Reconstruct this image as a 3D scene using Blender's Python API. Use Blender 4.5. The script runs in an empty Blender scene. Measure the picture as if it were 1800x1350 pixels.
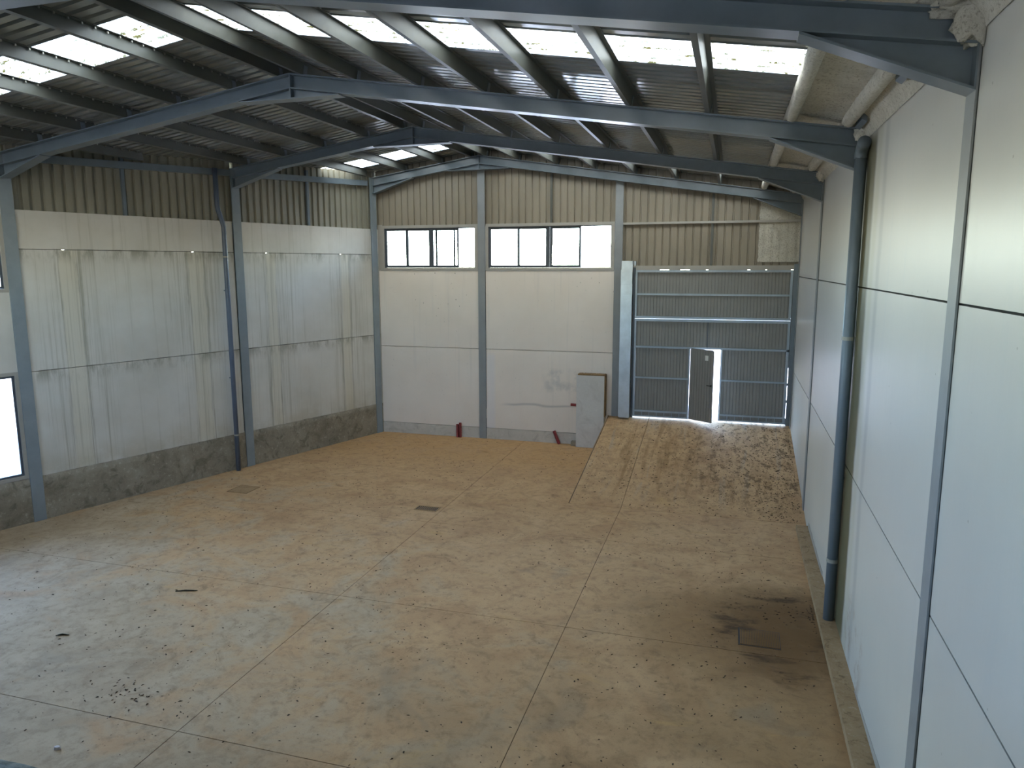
import bpy, math, random
from mathutils import Vector, Matrix, noise

random.seed(7)
SC = bpy.context.scene
COL = SC.collection

# ------------------------------------------------------------------ camera
CAMZ = 5.206
YAW, PITCH, ROLL, FPX = -0.2894, -0.1588, -0.0017, 1295.3
fw = Vector((math.sin(YAW) * math.cos(PITCH), math.cos(YAW) * math.cos(PITCH), math.sin(PITCH)))
rt = Vector((math.cos(YAW), -math.sin(YAW), 0))
upv = rt.cross(fw)
cr, sr = math.cos(ROLL), math.sin(ROLL)
rt, upv = cr * rt + sr * upv, -sr * rt + cr * upv
cam_d = bpy.data.cameras.new('camera')
cam_d.sensor_width = 36.0
cam_d.lens = FPX / 1800 * 36
cam_d.clip_start = 0.05
cam_d.clip_end = 400
cam = bpy.data.objects.new('camera', cam_d)
m = Matrix((rt, upv, -fw)).transposed().to_4x4()
m.translation = Vector((0, 0, CAMZ))
cam.matrix_world = m
COL.objects.link(cam)
SC.camera = cam

# ------------------------------------------------------------------ sky, sun, exposure
world = bpy.data.worlds.new('sky')
SC.world = world
world.use_nodes = True
wn = world.node_tree
bg = wn.nodes['Background']
sky = wn.nodes.new('ShaderNodeTexSky')
sky.sky_type = 'NISHITA'
sky.sun_disc = False
sky.sun_elevation = math.radians(52)
sky.sun_rotation = math.radians(125)
sky.air_density = 1.0
sky.dust_density = 0.6
sky.ozone_density = 3.0
wn.links.new(sky.outputs['Color'], bg.inputs['Color'])
bg.inputs['Strength'].default_value = 3.3
sun_d = bpy.data.lights.new('sun', 'SUN')
sun_d.energy = 20.0
sun_d.angle = math.radians(0.6)
sun_d.color = (1.0, 0.96, 0.91)
sun = bpy.data.objects.new('sun', sun_d)
sun_dir = Vector((0.50, -0.36, 0.79)).normalized()      # towards the sun: over the right-hand wall, behind the camera
sun.rotation_euler = sun_dir.to_track_quat('Z', 'Y').to_euler()
sun.location = (20, -14, 30)
COL.objects.link(sun)
vs = SC.view_settings
vs.view_transform = 'Standard'
vs.look = 'None'
vs.exposure = 0.52
vs.gamma = 1.0
vs.use_curve_mapping = False
try:
    SC.cycles.use_denoising = True
    SC.cycles.max_bounces = 9
    SC.cycles.diffuse_bounces = 6
    SC.cycles.glossy_bounces = 3
    SC.cycles.transparent_max_bounces = 12
    SC.cycles.sample_clamp_indirect = 8.0
    SC.cycles.caustics_reflective = False
    SC.cycles.caustics_refractive = False
except Exception:
    pass


def portal(name, loc, rx, ry, normal):
    """A light portal in a window opening: gives off nothing, only guides the sky's light through the opening."""
    d = bpy.data.lights.new(name, 'AREA')
    d.shape = 'RECTANGLE'
    d.size, d.size_y = rx, ry
    d.cycles.is_portal = True
    o = bpy.data.objects.new(name, d)
    o.location = loc
    n = Vector(normal).normalized()
    z = -n
    y = Vector((0, 0, 1))
    x = y.cross(z).normalized()
    o.matrix_world = Matrix((x, y, z)).transposed().to_4x4()
    o.matrix_world.translation = Vector(loc)
    COL.objects.link(o)
    return o


# ------------------------------------------------------------------ the building's measures
XR = 1.635                      # inner face of the right wall
YB = 20.863                     # inner face of the back wall panels
YF = -4.0                       # front wall, behind the camera
PY = [6.422, 11.281, 16.155, 20.74]      # portal frames
LA, LB = -17.262, 0.324         # left wall: x = LA + LB * y  (it converges)
LN = math.hypot(1, LB)
NX, NY = 1 / LN, -LB / LN       # inward normal of the left wall
RX, ZT, SL = -7.138, 8.34, 0.1519        # ridge x, rafter top at ridge, slope
PH = 0.20                       # purlin depth
ZS = ZT + PH                    # underside of the sheets at the ridge
GZ = 0.90                       # ground level outside


def lx(y):
    return LA + LB * y


def wl(y, off, z):
    return (lx(y) + off * NX, y + off * NY, z)


def zroof(x, top=ZS):
    return top - SL * abs(x - RX)


# ------------------------------------------------------------------ material helpers
class Mat:
    def __init__(s, name):
        s.m = bpy.data.materials.new(name)
        s.m.use_nodes = True
        s.t = s.m.node_tree
        s.t.nodes.clear()
        s.out = s.t.nodes.new('ShaderNodeOutputMaterial')
        s._pos = None

    def put(s, sock, v):
        if isinstance(v, bpy.types.NodeSocket):
            s.t.links.new(v, sock)
        elif v is not None:
            if isinstance(v, (tuple, list)) and len(v) == 3 and sock.type == 'RGBA':
                v = (*v, 1)
            sock.default_value = v

    def node(s, typ, ins=None, **props):
        n = s.t.nodes.new(typ)
        for k, v in props.items():
            setattr(n, k, v)
        for k, v in (ins or {}).items():
            s.put(n.inputs[k], v)
        return n

    def pos(s):
        if s._pos is None:
            s._pos = s.node('ShaderNodeNewGeometry').outputs['Position']
        return s._pos

    def xyz(s):
        n = s.node('ShaderNodeSeparateXYZ', {0: s.pos()})
        return n.outputs[0], n.outputs[1], n.outputs[2]

    def scaled(s, v):
        return s.node('ShaderNodeVectorMath', {0: s.pos(), 1: v}, operation='MULTIPLY').outputs[0]

    def noise(s, scale=1.0, detail=4.0, rough=0.55, vec=None, dist=0.0):
        n = s.node('ShaderNodeTexNoise', {'Vector': vec if vec is not None else s.pos(), 'Scale': scale, 'Detail': detail,
                                          'Roughness': rough, 'Distortion': dist})
        return n.outputs['Fac']

    def voro(s, scale=1.0, vec=None):
        n = s.node('ShaderNodeTexVoronoi', {'Vector': vec if vec is not None else s.pos(), 'Scale': scale})
        return n.outputs['Distance']

    def math(s, op, a, b=None, c=None, clamp=False):
        n = s.node('ShaderNodeMath', operation=op, use_clamp=clamp)
        s.put(n.inputs[0], a)
        if b is not None:
            s.put(n.inputs[1], b)
        if c is not None:
            s.put(n.inputs[2], c)
        return n.outputs[0]

    def step(s, v, lo, hi, a=0.0, b=1.0):
        n = s.node('ShaderNodeMapRange', {'Value': v, 'From Min': lo, 'From Max': hi, 'To Min': a, 'To Max': b},
                   interpolation_type='SMOOTHSTEP')
        return n.outputs[0]

    def band(s, v, lo, hi, soft):
        return s.math('MULTIPLY', s.step(v, lo - soft, lo + soft), s.step(v, hi - soft, hi + soft, 1.0, 0.0))

    def mul(s, *a):
        r = a[0]
        for b in a[1:]:
            r = s.math('MULTIPLY', r, b)
        return r

    def mix(s, f, a, b):
        n = s.node('ShaderNodeMix', data_type='RGBA')
        s.put(n.inputs[0], f)
        s.put(n.inputs[6], a)
        s.put(n.inputs[7], b)
        return n.outputs[2]

    def ramp(s, f, stops):
        n = s.node('ShaderNodeValToRGB', {0: f})
        e = n.color_ramp.elements
        while len(e) < len(stops):
            e.new(0.5)
        for i, (p, c) in enumerate(stops):
            e[i].position = p
            e[i].color = (*c, 1)
        return n.outputs[0]

    def bump(s, h, dist=0.01, strength=0.5):
        return s.node('ShaderNodeBump', {'Height': h, 'Distance': dist, 'Strength': strength}).outputs[0]

    def bsdf(s, color, rough=0.5, metal=0.0, normal=None, spec=None):
        n = s.node('ShaderNodeBsdfPrincipled', {'Base Color': color, 'Roughness': rough, 'Metallic': metal})
        if normal is not None:
            s.put(n.inputs['Normal'], normal)
        if spec is not None:
            n.inputs['Specular IOR Level'].default_value = spec
        s.t.links.new(n.outputs[0], s.out.inputs[0])
        return s.m


def srgb(r, g, b):
    f = lambda c: (c / 255 / 12.92) if c / 255 <= 0.04045 else ((c / 255 + 0.055) / 1.055) ** 2.4
    return (f(r), f(g), f(b))


def paint(name, col, rough=0.45, wear=0.12, metal=0.0, spec=None):
    M = Mat(name)
    n = M.noise(3.0, 5, 0.6)
    c2 = tuple(x * (1 - wear) for x in col)
    c3 = tuple(min(1, x * (1 + wear)) for x in col)
    c = M.ramp(n, [(0.3, c2), (0.7, c3)])
    return M.bsdf(c, rough, metal, spec=spec)


MATS = {}
MATS['steel'] = paint('grey_blue_steel_paint', srgb(112, 123, 131), 0.28, 0.1)
MATS['column'] = paint('grey_column_paint', srgb(130, 140, 146), 0.4, 0.08)
MATS['post'] = paint('grey_post_paint', srgb(138, 142, 144), 0.5, 0.08)
MATS['purlin'] = paint('purlin_grey_paint', srgb(86, 88, 83), 0.42, 0.1)
MATS['galv'] = paint('galvanised_steel', srgb(190, 200, 208), 0.38, 0.12, 0.6)
MATS['rail'] = paint('gate_rail_zinc', srgb(158, 170, 182), 0.4, 0.12, 0.3)
MATS['gate'] = paint('gate_sheet_grey', srgb(134, 133, 130), 0.45, 0.05)
MATS['pipe'] = paint('grey_plastic_pipe', srgb(104, 116, 126), 0.4, 0.08)
MATS['pipe_dark'] = paint('blue_grey_plastic_pipe', srgb(86, 98, 116), 0.35, 0.08)
MATS['collar'] = paint('pale_pipe_collar', srgb(150, 150, 142), 0.5, 0.1)
MATS['frame_dark'] = paint('dark_window_aluminium', srgb(70, 78, 88), 0.45, 0.08)
MATS['surround'] = paint('window_surround_paint', srgb(164, 160, 152), 0.5, 0.06)
MATS['black'] = paint('black_rubber', (0.012, 0.012, 0.012), 0.6)
MATS['conduit'] = paint('dark_red_conduit', srgb(132, 46, 46), 0.5, 0.15)
MATS['rust'] = paint('rusty_edge', srgb(134, 106, 70), 0.85, 0.35)
MATS['white'] = paint('white_label', srgb(225, 225, 222), 0.5, 0.03)
MATS['joint'] = paint('dark_joint', srgb(70, 68, 62), 0.9, 0.2)
MATS['joint_fill'] = paint('silted_joint', srgb(98, 80, 56), 0.9, 0.3)
MATS['iron'] = paint('cast_iron', srgb(74, 64, 54), 0.7, 0.3)
MATS['bolt'] = paint('zinc_bolt', srgb(150, 150, 142), 0.4, 0.1, 0.4)


def m_roof():
    M = Mat('roof_sheet_underside')
    n = M.noise(1.6, 4, 0.6)
    f = M.noise(1.0, 3, 0.6, M.scaled((0.6, 14, 0.6)))
    c = M.ramp(n, [(0.3, srgb(136, 136, 130)), (0.7, srgb(158, 158, 151))])
    c = M.mix(M.step(f, 0.55, 0.75, 0, 0.35), c, srgb(108, 106, 98))
    r = M.step(M.noise(2.0, 4, 0.6), 0.3, 0.8, 0.10, 0.20)
    return M.bsdf(c, r, 0.22)


MATS['roof'] = m_roof()


def m_skylight():
    M = Mat('translucent_skylight_sheet')
    f = M.noise(1.0, 5, 0.75, M.scaled((9, 30, 9)))
    g = M.noise(1.1, 3, 0.55, M.scaled((0.45, 3.4, 0.45)))
    dirt = M.mul(M.step(f, 0.50, 0.57), M.step(g, 0.36, 0.52))
    c = M.mix(dirt, (0.72, 0.67, 0.52), (0.085, 0.065, 0.02))
    tr = M.node('ShaderNodeBsdfTranslucent', {'Color': c}).outputs[0]
    df = M.node('ShaderNodeBsdfDiffuse', {'Color': c}).outputs[0]
    mx = M.node('ShaderNodeMixShader', {0: 0.35})
    M.t.links.new(tr, mx.inputs[1])
    M.t.links.new(df, mx.inputs[2])
    M.t.links.new(mx.outputs[0], M.out.inputs[0])
    return M.m


MATS['skylight'] = m_skylight()


def m_glass():
    M = Mat('window_glass')
    tr = M.node('ShaderNodeBsdfTransparent', {'Color': (0.93, 0.96, 0.97)}).outputs[0]
    gl = M.node('ShaderNodeBsdfGlossy', {'Color': (1, 1, 1), 'Roughness': 0.03}).outputs[0]
    fr = M.node('ShaderNodeFresnel', {'IOR': 1.45}).outputs[0]
    mx = M.node('ShaderNodeMixShader', {0: fr})
    M.t.links.new(tr, mx.inputs[1])
    M.t.links.new(gl, mx.inputs[2])
    M.t.links.new(mx.outputs[0], M.out.inputs[0])
    return M.m


MATS['glass'] = m_glass()


def m_clad(name, a, b):
    M = Mat(name)
    n = M.noise(1.3, 5, 0.65, M.scaled((1, 1, 0.35)))
    c = M.ramp(n, [(0.3, a), (0.7, b)])
    d = M.noise(9, 4, 0.7)
    c = M.mix(M.step(d, 0.62, 0.75, 0, 0.3), c, srgb(112, 98, 76))
    return M.bsdf(c, 0.5)


MATS['clad_back'] = m_clad('beige_cladding', srgb(132, 123, 107), srgb(146, 137, 121))
MATS['clad_left'] = m_clad('grey_cladding', srgb(132, 129, 115), srgb(150, 146, 130))


def m_foam():
    M = Mat('sprayed_insulation_foam')
    n = M.noise(3.0, 6, 0.7)
    f = M.noise(30, 5, 0.75)
    c = M.ramp(n, [(0.3, srgb(196, 192, 178)), (0.7, srgb(218, 214, 202))])
    c = M.mix(M.step(f, 0.50, 0.68, 0, 0.7), c, srgb(132, 124, 106))
    return M.bsdf(c, 0.9, normal=M.bump(f, 0.03, 0.7))


MATS['foam'] = m_foam()


def m_panel_right():
    M = Mat('white_panel_right')
    x, y, z = M.xyz()
    n = M.noise(0.5, 3, 0.5)
    s = M.noise(1.0, 4, 0.6, M.scaled((1, 5, 0.35)))
    c = M.ramp(n, [(0.3, srgb(196, 195, 190)), (0.7, srgb(205, 204, 198))])
    c = M.mix(M.step(s, 0.55, 0.8, 0, 0.25), c, srgb(188, 192, 192))
    # yellow tinge of the upper wall
    # algae, water marks and the pipe's shadow, painted in beside the downpipe
    w = M.math('ADD', y, M.math('MULTIPLY', M.math('SUBTRACT', M.noise(0.9, 4, 0.6), 0.5), 0.22))
    olive = M.mul(M.band(w, 10.33, 11.5, 0.10), M.step(z, 7.0, 6.7), 1.0)
    c = M.mix(M.math('MULTIPLY', olive, 0.9), c, srgb(84, 78, 36))
    pale = M.band(w, 10.0, 10.25, 0.08)
    c = M.mix(M.math('MULTIPLY', pale, 0.35), c, srgb(176, 176, 150))
    g2 = M.band(w, 9.6, 9.8, 0.07)
    c = M.mix(M.math('MULTIPLY', g2, 0.35), c, srgb(140, 144, 146))
    # rusty marks low on the wall beside the pipe foot
    low = M.mul(M.band(w, 8.9, 10.1, 0.2), M.step(z, 1.25, 0.5), M.step(M.noise(3.2, 5, 0.7), 0.5, 0.66))
    c = M.mix(M.math('MULTIPLY', low, 0.6), c, srgb(140, 110, 84))
    sp = M.voro(3.6)
    c = M.mix(M.step(sp, 0.05, 0.03, 0, 0.5), c, srgb(120, 116, 104))
    return M.bsdf(c, 0.36, normal=M.bump(M.noise(1.0, 4, 0.6, M.scaled((3, 9, 1.0))), 0.006, 0.30))


MATS['panel_right'] = m_panel_right()


def m_panel_left():
    M = Mat('stained_panel_left')
    x, y, z = M.xyz()
    n = M.noise(0.7, 4, 0.6)
    c = M.ramp(n, [(0.3, srgb(194, 191, 182)), (0.7, srgb(212, 210, 204))])
    fine = M.noise(1.0, 5, 0.65, M.scaled((0.5, 11, 0.22)))
    c = M.mix(M.step(fine, 0.52, 0.74, 0, 0.45), c, srgb(150, 148, 132))
    wob = M.math('MULTIPLY', M.math('SUBTRACT', M.noise(1.4, 3, 0.6, M.scaled((0.3, 0.3, 1))), 0.5), 0.16)
    yy = M.math('ADD', y, wob)
    lowz = M.step(z, 5.6, 5.5)
    thin = M.noise(1.0, 4, 0.7, M.scaled((0.5, 24, 0.3)))
    tot = None
    for (c0, hw) in ((12.26, 0.17), (15.02, 0.19), (17.08, 0.14), (19.55, 0.14)):
        cream = M.band(yy, c0 - hw, c0 + hw, 0.035)
        c = M.mix(M.mul(cream, lowz, 0.55), c, srgb(208, 202, 184))
        for e in (c0 - hw - 0.03, c0 + hw + 0.03):
            d = M.band(yy, e - 0.035, e + 0.035, 0.03)
            d = M.mul(d, lowz, M.step(thin, 0.42, 0.6))
            c = M.mix(M.mul(d, 0.5), c, srgb(126, 122, 104))
        wide = M.mul(M.band(yy, c0 - hw - 0.45, c0 + hw + 0.55, 0.25), lowz, M.step(thin, 0.5, 0.66))
        c = M.mix(M.mul(wide, 0.4), c, srgb(146, 142, 124))
    # dirt hanging under each horizontal joint
    for zj in (5.553, 3.101):
        dd = M.mul(M.step(z, zj - 0.35, zj), M.step(z, zj + 0.03, zj + 0.0), M.step(M.noise(1.6, 5, 0.7, M.scaled((1, 2.2, 0.7))), 0.42, 0.62))
        c = M.mix(M.mul(dd, 0.6), c, srgb(112, 108, 88))
    # rising damp above the rough base
    dm = M.mul(M.step(z, 1.55, 0.95), M.step(M.noise(1.1, 5, 0.65), 0.35, 0.65))
    c = M.mix(M.mul(dm, 0.45), c, srgb(160, 150, 124))
    return M.bsdf(c, 0.55)


MATS['panel_left'] = m_panel_left()


def m_panel_back():
    M = Mat('warm_white_panel_back')
    x, y, z = M.xyz()
    n = M.noise(0.8, 4, 0.55)
    c = M.ramp(n, [(0.3, srgb(230, 219, 207)), (0.7, srgb(238, 228, 217))])
    s = M.noise(1.0, 4, 0.6, M.scaled((7, 1, 0.3)))
    c = M.mix(M.step(s, 0.55, 0.75, 0, 0.2), c, srgb(190, 188, 184))
    sp = M.voro(9.0, M.scaled((1, 1, 0.7)))
    m1 = M.math('MAXIMUM', M.mul(M.band(x, -9.2, -7.3, 0.6), M.step(z, 3.2, 4.9)), M.mul(M.band(x, -4.3, -3.3, 0.4), M.step(z, 3.6, 4.9)))
    c = M.mix(M.mul(M.step(sp, 0.14, 0.09), M.math('ADD', M.math('MULTIPLY', m1, 0.8), 0.16), M.step(M.noise(2.3, 3, 0.6), 0.45, 0.6)), c, srgb(92, 82, 66))
    # faint tide mark and patch low on the second bay
    wv = M.math('ADD', z, M.math('MULTIPLY', M.math('SUBTRACT', M.noise(0.6, 2, 0.5), 0.5), 0.55))
    tide = M.mul(M.band(wv, 1.13, 1.18, 0.035), M.band(x, -6.4, -4.2, 0.3))
    c = M.mix(M.mul(tide, 0.6), c, srgb(160, 156, 152))
    low = M.mul(M.band(x, -5.2, -4.2, 0.15), M.band(z, 1.55, 2.2, 0.1), M.step(M.noise(2.5, 4, 0.6), 0.4, 0.6))
    c = M.mix(M.mul(low, 0.5), c, srgb(178, 176, 172))
    wht = M.mul(M.band(x, -7.0, -6.75, 0.06), M.step(z, 2.7, 2.5))
    c = M.mix(M.mul(wht, 0.5), c, srgb(224, 222, 226))
    return M.bsdf(c, 0.55)


MATS['panel_back'] = m_panel_back()


def m_concrete(name, a, b, dark, light, sc=2.0):
    M = Mat(name)
    n = M.noise(sc, 6, 0.65, dist=0.6)
    n2 = M.noise(sc * 2.6, 6, 0.7, dist=0.8)
    f = M.noise(sc * 9, 5, 0.7)
    c = M.ramp(n, [(0.3, a), (0.7, b)])
    c = M.mix(M.step(n2, 0.5, 0.68, 0, 0.8), c, dark)
    c = M.mix(M.mul(M.step(f, 0.52, 0.66), M.step(n2, 0.54, 0.40), 0.75), c, light)
    return M.bsdf(c, 0.9, normal=M.bump(M.math('ADD', n2, M.math('MULTIPLY', f, 0.5)), 0.03, 0.6))


MATS['dado'] = m_concrete('rough_foundation_concrete', srgb(120, 111, 94), srgb(158, 150, 134), srgb(102, 95, 80), srgb(176, 169, 152), 1.5)
MATS['dado_back'] = m_concrete('pale_foundation_concrete', srgb(196, 190, 180), srgb(206, 200, 190), srgb(176, 170, 160), srgb(214, 208, 200), 1.0)
MATS['mezz'] = m_concrete('rough_grey_concrete', srgb(120, 126, 124), srgb(150, 154, 150), srgb(82, 88, 84), srgb(190, 192, 188), 5.0)
MATS['pier'] = m_concrete('smooth_grey_concrete', srgb(204, 202, 198), srgb(214, 212, 208), srgb(196, 193, 188), srgb(220, 218, 214), 0.9)


def m_floor(name='dusty_concrete_floor', ramp=False):
    M = Mat(name)
    x, y, z = M.xyz()
    big = M.noise(0.33, 4, 0.6, dist=0.6)
    mid = M.noise(0.95, 5, 0.62, dist=1.0)
    fin = M.noise(7, 6, 0.7)
    grain = M.noise(60, 3, 0.7)
    ochre = M.ramp(mid, [(0.25, srgb(184, 148, 110)), (0.5, srgb(202, 168, 127)), (0.75, srgb(212, 179, 138))])
    grey = M.ramp(mid, [(0.3, srgb(166, 148, 122)), (0.7, srgb(190, 172, 145))])
    # more bare grey concrete towards the near left
    gx = M.math('ADD', M.math('MULTIPLY', x, -0.045), M.math('MULTIPLY', y, -0.05))
    gsel = M.math('ADD', M.math('ADD', big, M.math('MULTIPLY', M.math('SUBTRACT', mid, 0.5), 0.9)), M.math('ADD', gx, 0.28))
    c = M.mix(M.step(gsel, 0.46, 0.78, 0, 0.85), ochre, grey)
    # brown tint near the front and along the right
    bt = M.step(M.math('ADD', M.math('MULTIPLY', x, 0.06), M.math('MULTIPLY', y, -0.05)), -0.75, -0.25)
    c = M.mix(M.mul(bt, M.step(big, 0.32, 0.58), 0.7), c, srgb(140, 110, 74))
    cool = M.step(M.noise(0.5, 4, 0.6, M.scaled((1, 1, 1)), 1.2), 0.56, 0.7, 0, 0.45)
    c = M.mix(M.mul(cool, M.step(y, 14, 11)), c, srgb(148, 134, 114))
    # blotches
    bl = M.mul(M.step(M.noise(1.5, 6, 0.8, dist=1.4), 0.54, 0.70), 0.5)
    c = M.mix(bl, c, srgb(126, 104, 76))
    yel = M.mul(M.step(M.noise(0.8, 5, 0.7, M.scaled((0.5, 1.8, 1)), 1.5), 0.6, 0.72), 0.4)
    c = M.mix(yel, c, srgb(200, 164, 106))
    # dark silt stain round the clogged drain
    dx = M.math('DIVIDE', M.math('SUBTRACT', x, 0.9), 1.15)
    dy = M.math('DIVIDE', M.math('SUBTRACT', y, 10.6), 1.75)
    rr = M.math('SQRT', M.math('ADD', M.math('MULTIPLY', dx, dx), M.math('MULTIPLY', dy, dy)))
    rr = M.math('ADD', rr, M.math('MULTIPLY', M.math('SUBTRACT', M.noise(1.3, 5, 0.65, dist=1.0), 0.5), 0.9))
    c = M.mix(M.step(rr, 1.35, 0.2, 0, 0.85), c, srgb(92, 70, 44))
    hx_ = M.math('DIVIDE', M.math('SUBTRACT', x, 0.4), 2.3)
    hr = M.math('SQRT', M.math('ADD', M.math('MULTIPLY', hx_, hx_), M.math('MULTIPLY', dy, dy)))
    hr = M.math('ADD', hr, M.math('MULTIPLY', M.math('SUBTRACT', M.noise(0.8, 4, 0.6), 0.5), 0.9))
    c = M.mix(M.step(hr, 1.2, 0.3, 0, 0.5), c, srgb(126, 94, 56))
    ring = M.mul(M.band(rr, 0.42, 0.78, 0.16), M.step(M.noise(1.6, 5, 0.65, M.scaled((0.7, 2.0, 1))), 0.46, 0.60))
    c = M.mix(M.mul(ring, 0.75), c, srgb(54, 44, 32))
    if ramp:
        tr = M.noise(1.0, 5, 0.65, M.scaled((3.6, 0.35, 0.35)), 0.6)
        up = M.step(M.math('ADD', y, M.math('MULTIPLY', mid, 2.0)), 16.2, 18.2)
        c = M.mix(M.mul(M.step(tr, 0.5, 0.68, 0, 0.6), up), c, srgb(150, 116, 76))
        c = M.mix(M.mul(M.step(tr, 0.44, 0.34, 0, 0.5), up), c, srgb(180, 166, 146))
        df = M.mul(M.step(M.noise(4.5, 6, 0.75, M.scaled((1.5, 0.8, 1))), 0.50, 0.60), M.step(x, -2.6, 0.8, 0.25, 1.0))
        c = M.mix(M.mul(df, up, 0.75), c, srgb(100, 78, 52))
    else:
        # orange mud washed against the far left wall and the ramp side
        far = M.mul(M.step(y, 15.5, 19.5), M.step(mid, 0.3, 0.6), 0.5)
        c = M.mix(far, c, srgb(178, 136, 84))
    # damp arc and dark stains on the near floor
    ax = M.math('SUBTRACT', x, -3.9)
    ay = M.math('SUBTRACT', y, 6.6)
    ar = M.math('SQRT', M.math('ADD', M.math('MULTIPLY', ax, ax), M.math('MULTIPLY', ay, ay)))
    ar = M.math('ADD', ar, M.math('MULTIPLY', M.math('SUBTRACT', M.noise(0.9, 4, 0.6), 0.5), 0.7))
    arc = M.mul(M.step(x, -5.6, -5.1), M.band(ar, 2.28, 2.36, 0.06), M.step(M.noise(1.7, 4, 0.6), 0.42, 0.58))
    c = M.mix(M.mul(arc, 0.28), c, srgb(118, 98, 70))
    specks = M.mul(M.step(M.voro(11), 0.16, 0.09), M.step(M.noise(2.0, 4, 0.65), 0.5, 0.62))
    c = M.mix(M.mul(specks, 0.55), c, srgb(84, 66, 46))
    c = M.mix(M.step(fin, 0.48, 0.70, 0, 0.34), c, srgb(120, 98, 72))
    c = M.mix(M.mul(M.step(M.noise(3.2, 6, 0.75, dist=0.8), 0.5, 0.66), 0.3), c, srgb(132, 106, 78))
    c = M.mix(M.step(grain, 0.45, 0.75, 0, 0.16), c, srgb(110, 96, 78))
    return M.bsdf(c, 0.8, normal=M.bump(M.math('ADD', fin, M.math('MULTIPLY', grain, 0.3)), 0.008, 0.4), spec=0.2)


MATS['floor'] = m_floor()
MATS['ramp'] = m_floor('ramp_concrete', True)
MATS['kerb'] = m_concrete('mossy_kerb_concrete', srgb(152, 126, 92), srgb(168, 144, 110), srgb(108, 86, 56), srgb(180, 164, 140), 2.2)
MATS['hatch'] = m_concrete('dusty_hatch', srgb(160, 132, 96), srgb(172, 144, 106), srgb(148, 120, 86), srgb(180, 156, 120), 2.0)
MATS['silt'] = m_concrete('silted_grate', srgb(84, 64, 42), srgb(94, 73, 48), srgb(74, 57, 38), srgb(102, 82, 56), 3.0)
MATS['outside'] = m_concrete('pale_yard', srgb(196, 186, 176), srgb(214, 204, 194), srgb(186, 176, 166), srgb(220, 212, 204), 0.4)
MATS['litter'] = paint('dry_leaf_brown', srgb(78, 60, 40), 0.9, 0.5)
MATS['twig'] = paint('dark_twig', srgb(56, 50, 30), 0.9, 0.3)
MATS['chip'] = paint('white_chip', srgb(206, 200, 200), 0.8, 0.1)


# ------------------------------------------------------------------ mesh helpers
class MB:
    def __init__(s):
        s.v, s.f = [], []

    def hexa(s, p):
        """eight points: bottom ring 0-3, top ring 4-7"""
        b = len(s.v)
        s.v += [tuple(q) for q in p]
        s.f += [tuple(b + i for i in q) for q in ((0, 3, 2, 1), (4, 5, 6, 7), (0, 1, 5, 4), (1, 2, 6, 5), (2, 3, 7, 6), (3, 0, 4, 7))]
        return s

    def box(s, x0, x1, y0, y1, z0, z1):
        return s.hexa([(x0, y0, z0), (x1, y0, z0), (x1, y1, z0), (x0, y1, z0), (x0, y0, z1), (x1, y0, z1), (x1, y1, z1), (x0, y1, z1)])

    def lbox(s, y0, y1, o0, o1, z0, z1, z0b=None, z1b=None):
        """box along the left wall; z0b/z1b are the heights at its far end"""
        z0b = z0 if z0b is None else z0b
        z1b = z1 if z1b is None else z1b
        return s.hexa([wl(y0, o0, z0), wl(y0, o1, z0), wl(y1, o1, z0b), wl(y1, o0, z0b),
                       wl(y0, o0, z1), wl(y0, o1, z1), wl(y1, o1, z1b), wl(y1, o0, z1b)])

    def prism_y(s, poly, y0, y1):
        """polygon in xz (list of (x, z)) extruded along y"""
        b, n = len(s.v), len(poly)
        s.v += [(x, y0, z) for x, z in poly] + [(x, y1, z) for x, z in poly]
        s.f.append(tuple(b + i for i in range(n)))
        s.f.append(tuple(b + n + i for i in reversed(range(n))))
        for i in range(n):
            j = (i + 1) % n
            s.f.append((b + i, b + n + i, b + n + j, b + j))
        return s

    def prism_z(s, poly, z0, z1):
        b, n = len(s.v), len(poly)
        s.v += [(x, y, z0) for x, y in poly] + [(x, y, z1) for x, y in poly]
        s.f.append(tuple(b + i for i in reversed(range(n))))
        s.f.append(tuple(b + n + i for i in range(n)))
        for i in range(n):
            j = (i + 1) % n
            s.f.append((b + i, b + j, b + n + j, b + n + i))
        return s

    def tube(s, pts, r, seg=14, caps=True):
        pts = [Vector(p) for p in pts]
        b = len(s.v)
        prev = None
        for i, p in enumerate(pts):
            if i == 0:
                d = pts[1] - p
            elif i == len(pts) - 1:
                d = p - pts[i - 1]
            else:
                d = (pts[i + 1] - p).normalized() + (p - pts[i - 1]).normalized()
            d.normalize()
            ref = Vector((1, 0, 0)) if abs(d.x) < 0.9 else Vector((0, 1, 0))
            if prev is not None:
                ref = prev
            u = (ref - d * ref.dot(d)).normalized()
            prev = u
            w = d.cross(u)
            rad = r[i] if isinstance(r, (list, tuple)) else r
            for k in range(seg):
                a = 2 * math.pi * k / seg
                s.v.append(tuple(p + u * (rad * math.cos(a)) + w * (rad * math.sin(a))))
        for i in range(len(pts) - 1):
            for k in range(seg):
                k2 = (k + 1) % seg
                s.f.append((b + i * seg + k, b + i * seg + k2, b + (i + 1) * seg + k2, b + (i + 1) * seg + k))
        if caps:
            s.f.append(tuple(b + k for k in reversed(range(seg))))
            e = b + (len(pts) - 1) * seg
            s.f.append(tuple(e + k for k in range(seg)))
        return s

    def build(s, name, mat, parent=None, smooth=False):
        me = bpy.data.meshes.new(name)
        me.from_pydata(s.v, [], s.f)
        me.validate()
        me.materials.append(MATS[mat] if isinstance(mat, str) else mat)
        if smooth:
            for p in me.polygons:
                p.use_smooth = True
        o = bpy.data.objects.new(name, me)
        COL.objects.link(o)
        if parent is not None:
            o.parent = parent
        return o


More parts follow.
